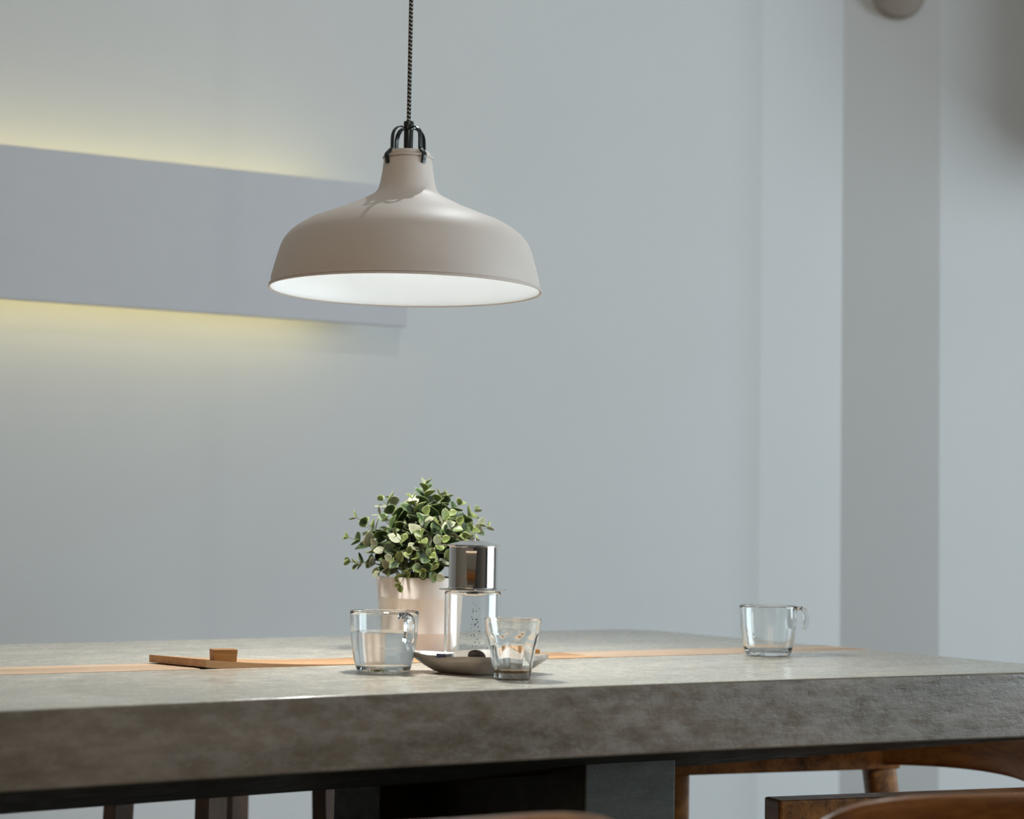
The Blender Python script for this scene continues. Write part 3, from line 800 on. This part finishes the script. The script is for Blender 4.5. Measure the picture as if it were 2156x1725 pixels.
tips = [(897, 1022, -0.005), (806, 1055, 0.0), (826, 1052, 0.02), (868, 1052, -0.03), (938, 1050, 0.02), (925, 1045, 0.0), (965, 1065, -0.01), (1000, 1078, 0.01),
        (752, 1092, 0.0), (735, 1133, -0.01), (738, 1184, 0.0), (756, 1188, -0.02), (1024, 1112, 0.01), (1010, 1108, -0.02), (842, 1232, -0.075), (770, 1110, 0.03),
        (800, 1085, -0.045), (895, 1085, -0.07), (885, 1128, -0.085), (945, 1085, -0.06), (963, 1105, -0.07), (835, 1130, -0.07), (792, 1150, -0.06), (905, 1170, -0.095),
        (862, 1165, -0.085), (825, 1180, -0.085), (930, 1140, -0.085), (955, 1170, -0.07), (800, 1205, -0.06), (890, 1205, -0.095), (918, 1215, -0.08), (990, 1130, -0.03),
        (850, 1100, 0.05), (930, 1095, 0.06), (980, 1110, 0.05), (820, 1120, 0.06)]
for (u, v, dy) in tips: sprig(rel(u, v, dy))
# dark inner leaves, too hidden to tell apart
lv, lfc, le = [], [], []
_, bv0, be0, bf0 = make_leaf('leaf', 'leaf_dark', 0.3)
for q in range(150):
    a = pr_.uniform(0, 2 * math.pi); ph_ = pr_.uniform(0.0, 1.35); rr = pr_.uniform(0.35, 0.78)
    p = Vector((0.085 * rr * math.cos(a) * math.sin(ph_), 0.085 * rr * math.sin(a) * math.sin(ph_), base_z + 0.012 + 0.105 * rr * math.cos(ph_)))
    d = Vector((math.cos(a + pr_.gauss(0, .6)), math.sin(a + pr_.gauss(0, .6)), pr_.uniform(-0.3, 0.9)))
    Mx = leaf_matrix(p, d, Vector((pr_.gauss(0, .5), pr_.gauss(0, .5), 1)), pr_.uniform(0.018, 0.026)); b_ = len(lv)
    lv += [tuple(Mx @ Vector(x)) for x in bv0]; le += [x * 0.8 for x in be0]; lfc += [tuple(i + b_ for i in x) for x in bf0]
me = bpy.data.meshes.new('inner_foliage'); me.from_pydata(lv, [], lfc); me.materials.append(MATS['leaf_dark']); me.shade_smooth()
me.attributes.new('edge', 'FLOAT', 'POINT').data.foreach_set('value', le)
o = bpy.data.objects.new('inner_foliage', me); COL.objects.link(o); o.parent = plant; o['kind'] = 'stuff'

# ------------------------------------------------------------------ chairs and stool
def section(y0, y1, z0, z1, r, k=3):
    """rounded rectangle ring in (y, z)"""
    r = min(r, (y1 - y0) * 0.49, (z1 - z0) * 0.49); pts = []
    for cy_, cz_, a0 in ((y1 - r, z1 - r, 0), (y0 + r, z1 - r, 90), (y0 + r, z0 + r, 180), (y1 - r, z0 + r, 270)):
        for i in range(k + 1):
            a = math.radians(a0 + 90 * i / k); pts.append((cy_ + r * math.cos(a), cz_ + r * math.sin(a)))
    return pts
def make_chair(loc, rz, label, ztop=0.70, zbot=0.53, pw=5.0, group='wooden armchairs around the table'):
    """faces local +y; low curved back, flat arms"""
    c = empty('armchair', loc, rz); tag(c, label, 'chair', group)
    hw = 0.255
    rings = []
    nS = 28
    for i in range(nS + 1):
        t = -1 + 2 * i / nS; t = math.sin(t * math.pi / 2 * 0.985)
        ty = t * 0.998
        x = hw * ty; y = -0.255 + 0.085 * ty * ty
        zt = zbot + 0.018 + (ztop - zbot - 0.018) * (1 - abs(ty) ** pw) ** (1 / pw)
        zb = zbot + 0.012 * (1 - ty * ty)
        nx_, ny_ = -2 * 0.085 * ty / hw, 1.0; l = math.hypot(nx_, ny_)
        rings.append([(x + (yy * nx_ / l), y + yy * ny_ / l, zz) for yy, zz in section(-0.011, 0.011, zb, max(zt, zb + 0.012), 0.009)])
    v, f = loft_vf(rings); obj('backrest', v, f, 'chair_wood', c, smooth=True, angle=50)
    v, f = box_vf(-0.24, 0.24, -0.2, 0.24, 0.415, 0.44)
    obj('seat', v, f, 'chair_wood', c, bevel=0.008)
    for sx in (-1, 1):
        xa = sx * 0.262
        v, f = box_vf(xa - 0.024, xa + 0.024, -0.205, 0.315, 0.524, 0.558)
        obj('armrest', v, f, 'chair_wood', c, bevel=0.004)
        tube('front_leg', [(sx * 0.262, 0.22, 0.0), (sx * 0.262, 0.22, 0.42), (sx * 0.262, 0.22, 0.523)], 0, 'chair_wood', c, 12, flat=(0.017, 0.019), up=(0, 1, 0))
        tube('rear_leg', [(sx * 0.262, -0.24, 0.0), (sx * 0.262, -0.19, 0.42), (sx * 0.262, -0.175, 0.523)], 0, 'chair_wood', c, 12, flat=(0.018, 0.028), up=(0, 1, 0))
        box('side_rail', (sx * 0.262 - 0.011, sx * 0.262 + 0.011, -0.185, 0.215, 0.375, 0.414), 'chair_wood', c, bevel=0.002)
    box('front_rail', (-0.25, 0.25, 0.21, 0.23, 0.375, 0.414), 'chair_wood', c, bevel=0.002)
    box('rear_rail', (-0.25, 0.25, -0.205, -0.185, 0.375, 0.414), 'chair_wood', c, bevel=0.002)
    return c
def place_back(bx, by, ang):
    """floor point for a chair whose back centre is at bx,by, facing direction ang (radians, of local +y)"""
    rz = ang - math.pi / 2
    return (bx + 0.255 * math.cos(ang), by + 0.255 * math.sin(ang), 0.0), rz
l_, r_ = place_back(-0.085, 1.446, math.radians(90 + 22)); make_chair(l_, r_, 'reddish wooden armchair backing onto the camera at the bottom centre', ztop=0.716)
l_, r_ = place_back(0.535, 1.79, math.radians(90 + 12)); make_chair(l_, r_, 'dark wooden armchair with its curved back in the bottom right corner', pw=4.4)
l_, r_ = place_back(0.827, 3.189, math.radians(200)); make_chair(l_, r_, 'dark wooden armchair tucked under the right end of the concrete table')

stp = aty(470, 1690, 3.36)
stool = empty('stool', (stp[0], stp[1], 0), math.radians(47)); tag(stool, 'dark wooden stool standing behind the table, only legs showing', 'stool')
v, f = box_vf(-0.16, 0.16, -0.16, 0.16, 0.535, 0.56); obj('seat', v, f, 'stool_wood', stool, bevel=0.01)
for sx in (-1, 1):
    for sy in (-1, 1):
        tube('leg', [(sx * 0.139, sy * 0.139, 0), (sx * 0.126, sy * 0.126, 0.536)], 0, 'stool_wood', stool, 4, flat=(0.021, 0.021), up=(0, 1, 0), smooth=False)
    box('rail', (-0.126, 0.126, sx * 0.126 - 0.012, sx * 0.126 + 0.012, 0.492, 0.534), 'stool_wood', stool)
    box('rail', (sx * 0.126 - 0.012, sx * 0.126 + 0.012, -0.112, 0.112, 0.492, 0.534), 'stool_wood', stool)
